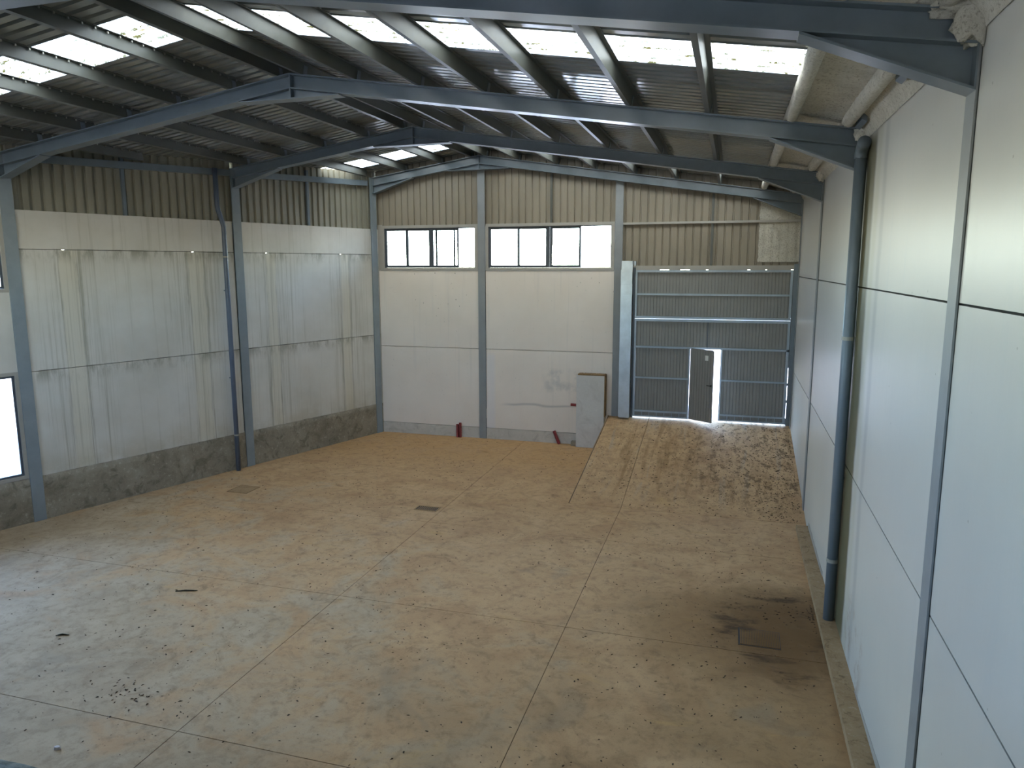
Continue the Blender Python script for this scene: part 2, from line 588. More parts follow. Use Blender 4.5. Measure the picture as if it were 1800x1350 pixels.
def empty(name, loc=(0, 0, 0)):
    o = bpy.data.objects.new(name, None)
    o.empty_display_size = 0.2
    COL.objects.link(o)
    return o


def tag(o, label=None, cat=None, group=None, kind=None):
    for k, v in (('label', label), ('category', cat), ('group', group), ('kind', kind)):
        if v:
            o[k] = v
    return o


def profile(u0, u1, pitch, pan, slope, depth, phase=0.0):
    """corrugation profile between u0 and u1: list of (u, d), d = 0 on the pan and depth in the rib"""
    keys = [0.0, pan, pan + slope, pitch - slope, pitch]
    vals = [0.0, 0.0, depth, depth, 0.0]
    pts = []
    k = math.floor((u0 - phase) / pitch) - 1

    def val(u):
        t = (u - phase) % pitch
        for i in range(4):
            if keys[i] <= t <= keys[i + 1] + 1e-9:
                w = (t - keys[i]) / max(1e-9, keys[i + 1] - keys[i])
                return vals[i] + (vals[i + 1] - vals[i]) * w
        return 0.0
    pts.append((u0, val(u0)))
    while phase + k * pitch < u1 + pitch:
        for i in range(4):
            u = phase + k * pitch + keys[i]
            if u0 + 1e-6 < u < u1 - 1e-6:
                pts.append((u, vals[i]))
        k += 1
    pts.append((u1, val(u1)))
    return pts


def ribbed(name, prof, lo, hi, mat, parent):
    """sheet whose bottom/top edges are lo(u, d) and hi(u, d)"""
    b = MB()
    for u, d in prof:
        b.v.append(tuple(lo(u, d)))
        b.v.append(tuple(hi(u, d)))
    for i in range(len(prof) - 1):
        b.f.append((2 * i, 2 * i + 2, 2 * i + 3, 2 * i + 1))
    return b.build(name, mat, parent)


# ------------------------------------------------------------------ outside ground
gr = empty('yard_ground')
tag(gr, 'pale concrete yard outside the windows and the open gate', 'ground', kind='structure')
B = 70
MB().box(-B, B, YB + 0.12, B, GZ - 0.3, GZ).build('yard_slab', 'outside', gr)
MB().box(-B, B, -B, YF - 0.3, GZ - 0.3, GZ).build('yard_slab', 'outside', gr)
MB().box(XR + 0.3, B, YF - 0.3, YB + 0.12, GZ - 0.3, GZ).build('yard_slab', 'outside', gr)
MB().prism_z([(-B, YF - 0.3), (lx(YF) - 0.4, YF - 0.3), (lx(YB) - 0.4, YB + 0.12), (-B, YB + 0.12)], GZ - 0.3, GZ).build('yard_slab', 'outside', gr)

# ------------------------------------------------------------------ floor
floor = empty('floor')
tag(floor, 'dusty ochre concrete warehouse floor with saw-cut joints', 'floor', kind='structure')
MB().prism_z([(lx(YF), YF), (XR, YF), (XR, YB), (lx(YB), YB)], -0.20, -0.006).build('joint_bed', 'joint_fill', floor)
XJ = [-17.0, -5.82, -2.13, XR]
YJ = [YF, -1.05, 2.6, 6.23, 9.86, 13.45, 17.1, YB]


def clip_left(poly):
    """keep the side of the polygon that lies inside the left wall"""
    out = []
    for i in range(len(poly)):
        a, b = poly[i], poly[(i + 1) % len(poly)]
        da, db = a[0] - lx(a[1]) - 0.01, b[0] - lx(b[1]) - 0.01
        if da >= 0:
            out.append(a)
        if da * db < 0:
            t = da / (da - db)
            out.append((a[0] + (b[0] - a[0]) * t, a[1] + (b[1] - a[1]) * t))
    return out


g = 0.005
for i in range(len(XJ) - 1):
    for j in range(len(YJ) - 1):
        x0 = XJ[i] + (g if i else -3)
        p = clip_left([(x0, YJ[j] + g), (XJ[i + 1] - g, YJ[j] + g), (XJ[i + 1] - g, YJ[j + 1] - g), (x0, YJ[j + 1] - g)])
        if len(p) >= 3:
            MB().prism_z(p, -0.12, 0.0).build('floor_slab', 'floor', floor)

# ramp up to the gate
RY0, RZ1, RXL = 15.45, 0.95, -3.31
ramp = empty('ramp')
tag(ramp, 'sloping concrete ramp rising along the white wall to the roller gate', 'ramp', kind='structure')
for (a, b_) in ((RXL + 0.03, -2.13 - g), (-2.13 + g, XR)):
    MB().hexa([(a, RY0, -0.05), (b_, RY0, -0.05), (b_, YB + 0.15, -0.05), (a, YB + 0.15, -0.05),
               (a, RY0, 0.004), (b_, RY0, 0.004), (b_, YB + 0.15, RZ1), (a, YB + 0.15, RZ1)]).build('ramp_slab', 'ramp', ramp)
MB().hexa([(RXL, RY0 + 0.02, -0.05), (RXL + 0.014, RY0 + 0.02, -0.05), (RXL + 0.016, YB, -0.05), (RXL, YB, -0.05),
           (RXL, RY0 + 0.02, 0.012), (RXL + 0.014, RY0 + 0.02, 0.012), (RXL + 0.014, YB, RZ1 - 0.01), (RXL, YB, RZ1 - 0.01)]).build('edge_angle', 'ramp', ramp)
MB().hexa([(RXL + 0.014, RY0 + 0.02, -0.05), (RXL + 0.03, RY0 + 0.02, -0.05), (RXL + 0.03, YB, -0.05), (RXL + 0.014, YB, -0.05),
           (RXL + 0.014, RY0 + 0.02, 0.0), (RXL + 0.03, RY0 + 0.02, 0.0), (RXL + 0.03, YB, RZ1 - 0.03), (RXL + 0.014, YB, RZ1 - 0.03)]).build('edge_joint', 'joint', ramp)


def zramp(y):
    return max(0.0, (y - RY0) / (YB + 0.15 - RY0) * RZ1)


# kerb along the right wall
kerb = empty('concrete_kerb')
tag(kerb, 'low mossy concrete kerb running along the foot of the right wall', 'kerb', kind='structure')
for (a, b_) in ((YF, 3.0), (3.0, 9.0), (9.0, 15.1)):
    MB().box(1.41, XR, a + 0.002, b_ - 0.002, -0.02, 0.10).build('kerb_stone', 'kerb', kerb)

# mezzanine slab the photograph is taken from
mz = MB()
yE, nseg = 1.77, 90
for i in range(nseg + 1):
    x = -16.2 + (XR + 16.2) * i / nseg
    ch = 0.018 * noise.noise(Vector((x * 9, 0, 0)))
    mz.v += [(x, YF, 3.5), (x, yE - 0.05 + ch, 3.5 + ch * 0.3), (x, yE + ch, 3.47 + ch), (x, yE, 3.22), (x, YF, 3.22)]
for i in range(nseg):
    for k in range(5):
        a = i * 5 + k
        b_ = i * 5 + (k + 1) % 5
        mz.f.append((a, a + 5, b_ + 5, b_))
o = mz.build('mezzanine_floor', 'mezz')
tag(o, 'rough grey concrete mezzanine edge in the bottom corner of the view', 'mezzanine', kind='structure')

# ------------------------------------------------------------------ right wall
YC = [YF] + [1.6] + PY          # column lines on the right wall
wr = empty('wall_right')
tag(wr, 'smooth white precast panel wall on the right', 'wall', kind='structure')
MB().box(XR + 0.10, XR + 0.26, YF, YB + 0.2, -0.1, 7.1).build('wall_backing', 'joint', wr)
for i in range(len(YC) - 1):
    a = YC[i] + (0.128 if i else 0)
    b_ = YC[i + 1] - (0.128 if i < len(YC) - 2 else -0.12)
    for z0, z1 in ((-0.05, 2.418), (2.418, 4.918), (4.918, 7.08)):
        gg = 0.009
        MB().box(XR, XR + 0.11, a, b_, z0 + gg, z1 - gg).build('panel', 'panel_right', wr)
# strip of grey membrane peeling at the foot of the wall
for (a, b_, h0, h1) in ((5.2, 9.1, 0.30, 0.11), (12.6, 15.0, 0.16, 0.2)):
    mb = MB()
    n = 24
    for k in range(n + 1):
        y = a + (b_ - a) * k / n
        h = h0 + (h1 - h0) * k / n + 0.03 * noise.noise(Vector((y * 4, 3, 0)))
        mb.v += [(XR - 0.012, y, 0.10), (XR - 0.006, y, h), (XR - 0.001, y, h), (XR - 0.001, y, 0.10)]
    for k in range(n):
        for q in range(3):
            mb.f.append((4 * k + q, 4 * k + 4 + q, 4 * k + 5 + q, 4 * k + 1 + q))
    mb.build('base_membrane', 'surround', wr)

# ------------------------------------------------------------------ left wall
wlft = empty('wall_left')
tag(wlft, 'water-stained white panel wall over a rough concrete base on the left', 'wall', kind='structure')
YL = [YF, 1.6, PY[0], PY[1], PY[2], YB]
ZL = [0.92, 3.101, 5.553, 6.312]
GL = 0.125
for i in range(5):
    a = YL[i] + (GL if i else 0)
    b_ = YL[i + 1] - (GL if i < 4 else -0.1)
    # rough concrete base with an uneven face
    mb = MB()
    nu, nv = 40, 7
    for iu in range(nu + 1):
        y = a - 0.125 + (b_ - a + 0.25) * iu / nu
        for iv in range(nv + 1):
            z = -0.05 + 0.97 * iv / nv
            d = 0.014 + 0.016 * noise.fractal(Vector((y * 1.8, z * 2.4, 5)), 1.0, 2.0, 4)
            if iv == nv:
                z += 0.03 * noise.noise(Vector((y * 2.2, 7, 1)))
            mb.v.append(wl(y, d, z))
        mb.v.append(wl(y, -0.15, 0.93))
    for iu in range(nu):
        for iv in range(nv + 1):
            p = iu * (nv + 2) + iv
            mb.f.append((p, p + nv + 2, p + nv + 3, p + 1))
    mb.build('concrete_base', 'dado', wlft, smooth=True)
    win_bay = i in (1, 2)
    rows = [(ZL[0], ZL[1]), (ZL[1], ZL[2]), (ZL[2], ZL[3])]
    pa, pb = a, b_
    if win_bay:
        rows = [(3.115, 4.725)] if i == 2 else [(ZL[0], 3.115), (3.115, 4.725)]
        pa, pb = a - 0.1, b_ + 0.1
    for z0, z1 in rows:
        MB().lbox(pa, pb, -0.14, 0.0, z0 + 0.006, z1 - (0.006 if z1 < 6.3 else 0)).build('panel', 'panel_left', wlft)
    # backing behind the joints, with the lifting notches left open
    if not win_bay:
        cuts = {3: (12.26, 15.06), 4: (17.08, 19.55)}.get(i, ())
        MB().lbox(a - 0.13, b_ + 0.13, -0.19, -0.145, -0.1, 5.50).build('wall_backing', 'joint', wlft)
        MB().lbox(a - 0.13, b_ + 0.13, -0.19, -0.145, 5.60, 6.30).build('wall_backing', 'joint', wlft)
        e = [a - 0.13] + [q for c0 in cuts for q in (c0 - 0.035, c0 + 0.035)] + [b_ + 0.13]
        for k in range(0, len(e), 2):
            MB().lbox(e[k], e[k + 1], -0.19, -0.145, 5.50, 5.60).build('wall_backing', 'joint', wlft)
    # upper ribbed cladding
    zc0 = 6.312 if not win_bay else 6.40
    y0 = a - 0.16
    while y0 < b_ + 0.15:
        y1 = min(y0 + 1.0, b_ + 0.16)
        pr = profile(y0, y1, 0.2, 0.115, 0.02, 0.045)
        ribbed('cladding_sheet', pr, lambda u, d: wl(u, -0.09 - d, zc0 - 0.02), lambda u, d: wl(u, -0.09 - d, zroof(lx(u)) + 0.12), 'clad_left', wlft)
        y0 = y1
MB().lbox(YL[3], YB, -0.10, -0.02, 6.30, 6.318).build('panel_ledge', 'panel_left', wlft)
for ym in (13.52, 18.39):
    MB().lbox(ym - 0.035, ym + 0.035, -0.09, -0.03, 6.31, zroof(lx(ym)) - 0.1).build('cladding_mullion', 'steel', wlft)

# ------------------------------------------------------------------ back wall
wb = empty('wall_back')
tag(wb, 'white panel and ribbed beige gable wall at the far end', 'wall', kind='structure')
XB = [lx(YB), -7.135, -3.10, XR]
ZB = [0.334, 2.75, 5.07]
for i in range(2):
    a, b_ = XB[i] + (0.02 if i == 0 else 0.118), XB[i + 1] - 0.118
    for z0, z1 in ((ZB[0], ZB[1]), (ZB[1], ZB[2])):
        MB().box(a, b_, YB, YB + 0.14, z0 + 0.008, z1 - 0.008).build('panel', 'panel_back', wb)
    MB().box(a, b_, YB - 0.01, YB + 0.14, -0.05, ZB[0] - 0.006).build('concrete_base', 'dado_back', wb)
    MB().box(a - 0.1, b_ + 0.1, YB + 0.14, YB + 0.2, -0.1, 5.07).build('wall_backing', 'joint', wb)
MB().box(-3.2, -2.63, YB + 0.02, YB + 0.2, -0.1, 5.2).build('panel', 'panel_back', wb)


MB().box(lx(YB) - 0.1, -10.34, YB + 0.02, YB + 0.14, 5.07, 6.45).build('corner_fill', 'surround', wb)


def gz(x):
    return zroof(x) + 0.06


x0 = XB[0] - 0.05
phase = XB[0]
while x0 < XR + 0.05:
    x1 = min(x0 + 1.025, XR + 0.1)
    for edge in (-7.135, -3.05):
        if x0 < edge - 1e-4 < x1:
            x1 = edge
    bot = 6.36 if x1 <= -3.0 else 5.12
    pr = profile(x0, x1, 0.205, 0.155, 0.010, 0.03, phase)
    ribbed('cladding_sheet', pr, lambda u, d: (u, YB + 0.09 + d, bot), lambda u, d: (u, YB + 0.09 + d, gz(u)), 'clad_back', wb)
    x0 = x1
for xm, z0 in ((-5.05, 6.42), (-0.60, 5.2)):
    MB().box(xm - 0.03, xm + 0.03, YB + 0.03, YB + 0.088, z0, zroof(xm) - 0.25).build('cladding_mullion', 'purlin', wb)
MB().box(-2.99, XR, YB - 0.0, YB + 0.085, 6.33, 6.39).build('girt', 'surround', wb)
# foam sprayed on the last metre of cladding over the gate
mb = MB()
nu, nv = 26, 44
for iu in range(nu + 1):
    for iv in range(nv + 1):
        edge = 0.03 * noise.noise(Vector((0, iv * 0.4, 2)))
        x = 0.60 + edge * (1 - iu / nu) + (XR - 0.005 - 0.60) * iu / nu
        z = 5.30 + (7.0 - 5.30) * iv / nv
        rib = 0.012 if (x - phase) % 0.205 < 0.155 else -0.005
        mb.v.append((x, YB + 0.075 - rib - 0.01 * noise.fractal(Vector((x * 9, z * 9, 3)), 1, 2, 3), z))
for iu in range(nu):
    for iv in range(nv):
        p = iu * (nv + 1) + iv
        mb.f.append((p, p + nv + 1, p + nv + 2, p + 1))
mb.build('spray_foam', 'foam', wb, smooth=True)
# gable posts
for xp, base in ((-7.135, 0.0), (-3.10, 0.0)):
    h = zroof(xp, ZT) - 0.22
    mb = MB()
    mb.box(xp - 0.11, xp + 0.11, YB - 0.03, YB - 0.012, base, h)
    mb.box(xp - 0.006, xp + 0.006, YB - 0.012, YB + 0.17, base, h)
    mb.box(xp - 0.11, xp + 0.11, YB + 0.17, YB + 0.19, base, h)
    mb.build('gable_post', 'post', wb)

# front wall behind the camera
wf = empty('wall_front')
tag(wf, 'plain white panel wall behind the viewer', 'wall', kind='structure')
for (a, b_, z0, z1) in ((-18.8, XR + 0.2, -0.1, 5.0), (-18.8, -13.5, 5.0, 6.5), (-9.5, -5.5, 5.0, 6.5), (-3.0, XR + 0.2, 5.0, 6.5)):  # high openings left between panels are guessed, added to light the near walls
    MB().box(a, b_, YF - 0.2, YF, z0, z1).build('panel', 'panel_back', wf)
MB().prism_y([(-18.8, 6.5), (XR + 0.2, 6.5), (XR + 0.2, gz(XR)), (RX, gz(RX)), (-18.8, gz(-18.8))], YF - 0.2, YF).build('gable_panel', 'clad_back', wf)

# ------------------------------------------------------------------ windows
def frame_rect(mb, x0, x1, z0, z1, y0, y1, t):
    mb.box(x0, x1, y0, y1, z1 - t, z1)
    mb.box(x0, x1, y0, y1, z0, z0 + t)
    mb.box(x0, x0 + t, y0, y1, z0 + t, z1 - t)
    mb.box(x1 - t, x1, y0, y1, z0 + t, z1 - t)


def gable_window(name, label, x0, x1, sashes, mull):
    w = empty(name)
    tag(w, label, 'window', kind='structure')
    mb = MB()
    frame_rect(mb, x0, x1, 5.07, 6.42, YB - 0.012, YB + 0.13, 0.085)
    mb.build('window_surround', 'surround', w)
    mb = MB()
    frame_rect(mb, x0 + 0.086, x1 - 0.086, 5.156, 6.334, YB + 0.025, YB + 0.12, 0.024)
    mb.box(mull - 0.035, mull + 0.035, YB + 0.026, YB + 0.118, 5.178, 6.312)
    mb.build('window_frame', 'frame_dark', w)
    for a, b_, lay in sashes:
        y0 = YB + 0.035 + lay * 0.035
        mb = MB()
        frame_rect(mb, a, b_, 5.180, 6.310, y0, y0 + 0.03, 0.052)
        s_ = mb.build('sash', 'frame_dark', w)
        MB().box(a + 0.052, b_ - 0.052, y0 + 0.012, y0 + 0.017, 5.232, 6.258).build('pane', 'glass', s_)
    return w


gable_window('window_1', 'long narrow strip window left of the gable post, one sash slid open', -10.36, -7.255,
             [(-10.25, -9.53, 0), (-9.56, -8.79, 1), (-8.73, -7.98, 0), (-8.62, -7.88, 1)], -8.76)
gable_window('window_2', 'long narrow strip window right of the gable post, last sash slid open', -7.015, -3.22,
             [(-6.905, -6.0, 0), (-6.04, -5.16, 1), (-5.08, -4.185, 0), (-5.06, -4.18, 1)], -5.12)
portal('window_1_light', (-8.8, YB + 0.16, 5.75), 2.9, 1.15, (0, -1, 0))
portal('window_2_light', (-5.1, YB + 0.16, 5.75), 3.6, 1.15, (0, -1, 0))


def left_window(name, label, y0, y1, z0, z1, nm=4):
    w = empty(name)
    tag(w, label, 'window', kind='structure')

    def fr(mb, a, b_, c, d, o0, o1, t):
        ty = t / LN
        mb.lbox(a, b_, o0, o1, d - t, d)
        mb.lbox(a, b_, o0, o1, c, c + t)
        mb.lbox(a, a + ty, o0, o1, c + t, d - t)
        mb.lbox(b_ - ty, b_, o0, o1, c + t, d - t)
    mb = MB()
    fr(mb, y0, y1, z0, z1, -0.13, 0.01, 0.07)
    mb.build('window_surround', 'surround', w)
    p = (y1 - y0 - 0.14 / LN) / nm
    for k in range(nm):
        a = y0 + 0.07 / LN + k * p
        mb = MB()
        fr(mb, a + 0.003, a + p - 0.003, z0 + 0.072, z1 - 0.072, -0.09 + (k % 2) * 0.035, -0.06 + (k % 2) * 0.035, 0.045)
        s_ = mb.build('sash', 'frame_dark', w)
        mb = MB()
        mb.lbox(a + 0.05, a + p - 0.05, -0.077 + (k % 2) * 0.035, -0.072 + (k % 2) * 0.035, z0 + 0.115, z1 - 0.115)
        mb.build('pane', 'glass', s_)
    yc = (y0 + y1) / 2
    portal(name + '_light', wl(yc, -0.18, (z0 + z1) / 2), (y1 - y0) * LN - 0.3, z1 - z0 - 0.2, (NX, NY, 0))
    return w


left_window('window_3', 'bright lower window in the left wall, cut by the picture edge', PY[0] + 0.11, PY[1] - 0.11, 0.93, 3.13)
left_window('window_4', 'upper window in the left wall, cut by the picture edge', PY[0] + 0.11, PY[1] - 0.11, 4.71, 6.38)
left_window('added_window_5', 'guessed upper window beside the mezzanine, out of view, added for light', 1.75, PY[0] - 0.11, 4.71, 6.38)  # unseen window, guessed and added to light the near wall and rafter
portal('front_light_a', (-11.5, YF - 0.22, 5.75), 4, 1.5, (0, 1, 0))  # sky portals for the guessed openings behind the camera
portal('front_light_b', (-4.25, YF - 0.22, 5.75), 2.5, 1.5, (0, 1, 0))

# ------------------------------------------------------------------ roof
ceil = empty('ceiling')
tag(ceil, 'ribbed grey metal roof with translucent skylight strips', 'roof', kind='structure')
SW = 1.05
SY0 = 8.42 - 12 * SW            # sheet grid, so that one strip starts at y = 8.42
sky_rows = (12, 22)
k = 0
while True:
    y0 = SY0 + k * SW
    if y0 > YB + 0.3:
        break
    y1 = y0 + SW
    row = k
    k += 1
    if y1 < YF - 0.3:
        continue
    pr = profile(y0, y1, 0.21, 0.128, 0.016, -0.048, SY0)
    sk = row in sky_rows
    xe = 0.62 if sk else XR + 0.45
    ribbed('skylight_sheet' if sk else 'roof_sheet', pr, lambda u, d: (RX + 0.0, u, ZS - d), lambda u, d: (xe, u, zroof(xe) - d), 'skylight' if sk else 'roof', ceil)
    if sk:
        ribbed('roof_sheet', pr, lambda u, d: (xe, u, zroof(xe) - d), lambda u, d: (XR + 0.45, u, zroof(XR + 0.45) - d), 'roof', ceil)
    ribbed('skylight_sheet' if sk else 'roof_sheet', pr, lambda u, d: (RX, u, ZS - d), lambda u, d: (lx(u) - 0.35, u, zroof(lx(u) - 0.35) - d), 'skylight' if sk else 'roof', ceil)
MB().prism_y([(RX - 0.3, zroof(RX - 0.3) + 0.05), (RX, ZS + 0.05), (RX + 0.3, zroof(RX + 0.3) + 0.05), (RX, ZS + 0.08)], SY0 + 0.5, YB + 0.3).build('ridge_cap', 'roof', ceil)
# sprayed foam along the right eave: under the last sheets and coved onto the wall
sec = [(0.74, -0.035), (0.90, -0.05), (1.05, -0.055), (1.20, -0.06), (1.34, -0.075), (1.43, -0.12), (1.50, -0.16), (1.56, -0.21), (1.60, -0.27), (1.625, -0.34)]
fine = []
for i in range(len(sec) - 1):
    for t in range(3):
        fine.append((sec[i][0] + (sec[i + 1][0] - sec[i][0]) * t / 3, sec[i][1] + (sec[i + 1][1] - sec[i][1]) * t / 3))
fine.append(sec[-1])
mb = MB()
ny, ns = 620, len(fine)
for j in range(ny + 1):
    y = 2.0 + (YB + 0.08 - 2.0) * j / ny
    near = min(abs(y - p) for p in PY)
    for (x, d) in fine:
        q = 0.022 * noise.fractal(Vector((x * 7, y * 7, 1)), 0.9, 2.1, 5) + 0.02 * noise.noise(Vector((x * 2, y * 1.3, 9)))
        thick = 0.05 * max(0.0, 1 - near / 0.35)
        q *= max(0.12, 1 - max(0.0, x - 1.38) / 0.2)
        mb.v.append((min(x, XR - 0.004), y, zroof(x) + d + q - thick * (1 if x < 1.5 else 0.4)))
for j in range(ny):
    for i in range(ns - 1):
        p = j * ns + i
        mb.f.append((p, p + ns, p + ns + 1, p + 1))
mb.build('spray_foam', 'foam', ceil, smooth=True)
for (cx, cy, cz, ax, ay, az, sd) in ((1.60, PY[0] - 0.10, zroof(1.6, ZT) - 0.02, 0.17, 0.10, 0.24, 1), (1.55, PY[0] - 0.06, zroof(1.6, ZT) + 0.10, 0.30, 0.14, 0.14, 2),
                                  (1.60, PY[1] - 0.08, zroof(1.6, ZT) - 0.06, 0.12, 0.08, 0.14, 3), (1.60, PY[2] - 0.08, zroof(1.6, ZT) - 0.03, 0.12, 0.08, 0.16, 4)):
    mb = MB()
    nu, nv = 28, 16
    for iu in range(nu):
        for iv in range(nv + 1):
            t, p = 2 * math.pi * iu / nu, math.pi * iv / nv
            d = Vector((math.cos(t) * math.sin(p), math.sin(t) * math.sin(p), math.cos(p)))
            r = 1 + 0.35 * noise.fractal(d * 2.6 + Vector((sd * 7, 0, 0)), 0.8, 2.1, 4)
            mb.v.append((min(cx + ax * d.x * r, XR - 0.006), cy + ay * d.y * r, cz + az * d.z * r))
    for iu in range(nu):
        for iv in range(nv):
            a, b_ = iu * (nv + 1) + iv, ((iu + 1) % nu) * (nv + 1) + iv
            mb.f.append((a, a + 1, b_ + 1, b_))
    mb.build('spray_foam', 'foam', ceil, smooth=True)
# strips stand in for the dark gap in the foam below the last purlin
for (a, b_) in ((7.2, 8.5), (10.5, 11.1)):
    MB().hexa([(1.46, a, zroof(1.46) - 0.215), (1.52, a, zroof(1.52) - 0.24), (1.52, b_, zroof(1.52) - 0.24), (1.46, b_, zroof(1.46) - 0.215),
               (1.46, a, zroof(1.46) - 0.10), (1.52, a, zroof(1.52) - 0.10), (1.52, b_, zroof(1.52) - 0.10), (1.46, b_, zroof(1.46) - 0.10)]).build('dark_gap_strip', 'pipe', ceil)

# ------------------------------------------------------------------ steel portal frames
SEC_H, SEC_W, TW, TF = 0.235, 0.235, 0.012, 0.018


def isec_column_right(mb, y, z1):
    w = SEC_W / 2
    mb.box(XR - 0.02, XR - 0.003, y - w, y + w, 0.0, z1)
    mb.box(XR - 0.003, XR + 0.10, y - TW / 2, y + TW / 2, 0.0, z1)


def isec_column_left(mb, y, z1):
    w = SEC_W / 2 / LN
    mb.lbox(y - w, y + w, 0.003, 0.02 + (0.02 if True else 0), 0.0, z1)
    mb.lbox(y - TW / 2, y + TW / 2, -0.14, 0.003, 0.0, z1)


def make_frame(y, label, first=False):
    t = empty('portal_frame')
    tag(t, label, 'steel frame', 'steel portal frames carrying the roof')
    xl = lx(y) + 0.03
    xr = XR - 0.019
    c = math.sqrt(1 + SL * SL)
    tf, h, w = TF * c, SEC_H * c, SEC_W / 2
    for x_end in (xl, xr):
        zt = lambda x: zroof(x, ZT)
        mb = MB()
        mb.prism_y([(RX, zt(RX) - tf), (x_end, zt(x_end) - tf), (x_end, zt(x_end) - h + tf), (RX, zt(RX) - h + tf)], y - TW / 2, y + TW / 2)
        mb.prism_y([(RX, zt(RX)), (x_end, zt(x_end)), (x_end, zt(x_end) - tf), (RX, zt(RX) - tf)], y - w, y + w)
        mb.prism_y([(RX, zt(RX) - h + tf), (x_end, zt(x_end) - h + tf), (x_end, zt(x_end) - h), (RX, zt(RX) - h)], y - w, y + w)
        mb.build('rafter', 'steel', t)
        # haunch at the column
        L, drop = (1.22, 0.30) if x_end > RX else (1.05 if y < 12 else 1.30, 0.22)
        sgn = -1 if x_end > RX else 1
        xs = x_end + sgn * L
        zb = lambda x: zt(x) - h
        mb = MB()
        mb.prism_y([(x_end, zb(x_end)), (xs, zb(xs)), (x_end, zb(x_end) - drop)], y - TW / 2, y + TW / 2)
        mb.prism_y([(xs, zb(xs) + 0.002), (x_end, zb(x_end) - drop), (x_end, zb(x_end) - drop - tf), (xs, zb(xs) - tf)], y - w, y + w)
        mb.prism_y([(x_end, zb(x_end)), (x_end, zb(x_end) - drop), (x_end + sgn * 0.014, zb(x_end) - drop), (x_end + sgn * 0.014, zb(x_end))], y - w, y + w)
        mb.build('haunch', 'steel', t)
    # ridge gusset
    zb0 = ZT - h
    mb = MB()
    mb.prism_y([(RX, zb0), (RX - 0.98, zroof(RX - 0.98, ZT) - h), (RX - 0.98, zroof(RX - 0.98, ZT) - h - 0.01), (RX, zb0 - 0.165), (RX + 0.90, zroof(RX + 0.90, ZT) - h - 0.01), (RX + 0.90, zroof(RX + 0.90, ZT) - h)], y - TW / 2, y + TW / 2)
    for sx in (-0.98, 0.90):
        xe = RX + sx
        ze = zroof(xe, ZT) - h - 0.004
        mb.prism_y([(RX, zb0 - 0.150), (xe, ze), (xe, ze - tf), (RX, zb0 - 0.150 - tf)], y - w, y + w)
    mb.prism_y([(RX - 0.012, ZT - tf), (RX + 0.012, ZT - tf), (RX + 0.012, zb0 - 0.15), (RX - 0.012, zb0 - 0.15)], y - w * 0.92, y + w * 0.92)
    mb.build('ridge_gusset', 'steel', t)
    mb = MB()
    isec_column_right(mb, y, zroof(XR, ZT))
    mb.build('column', 'post', t)
    mb = MB()
    isec_column_left(mb, y if y < 20 else 20.70, zroof(xl, ZT) - 0.0)
    mb.build('column', 'column', t)
    return t


make_frame(PY[0], 'nearest grey steel portal frame crossing the top of the picture')
make_frame(PY[1], 'grey steel portal frame second from the viewer, its left column beside the left window')
make_frame(PY[2], 'grey steel portal frame third from the viewer, beside the left wall downpipe')
make_frame(PY[3], 'grey steel portal frame against the far gable wall')

# ------------------------------------------------------------------ purlins
ORD = ['first', 'second', 'third', 'fourth', 'fifth', 'sixth', 'seventh', 'eighth', 'ninth']


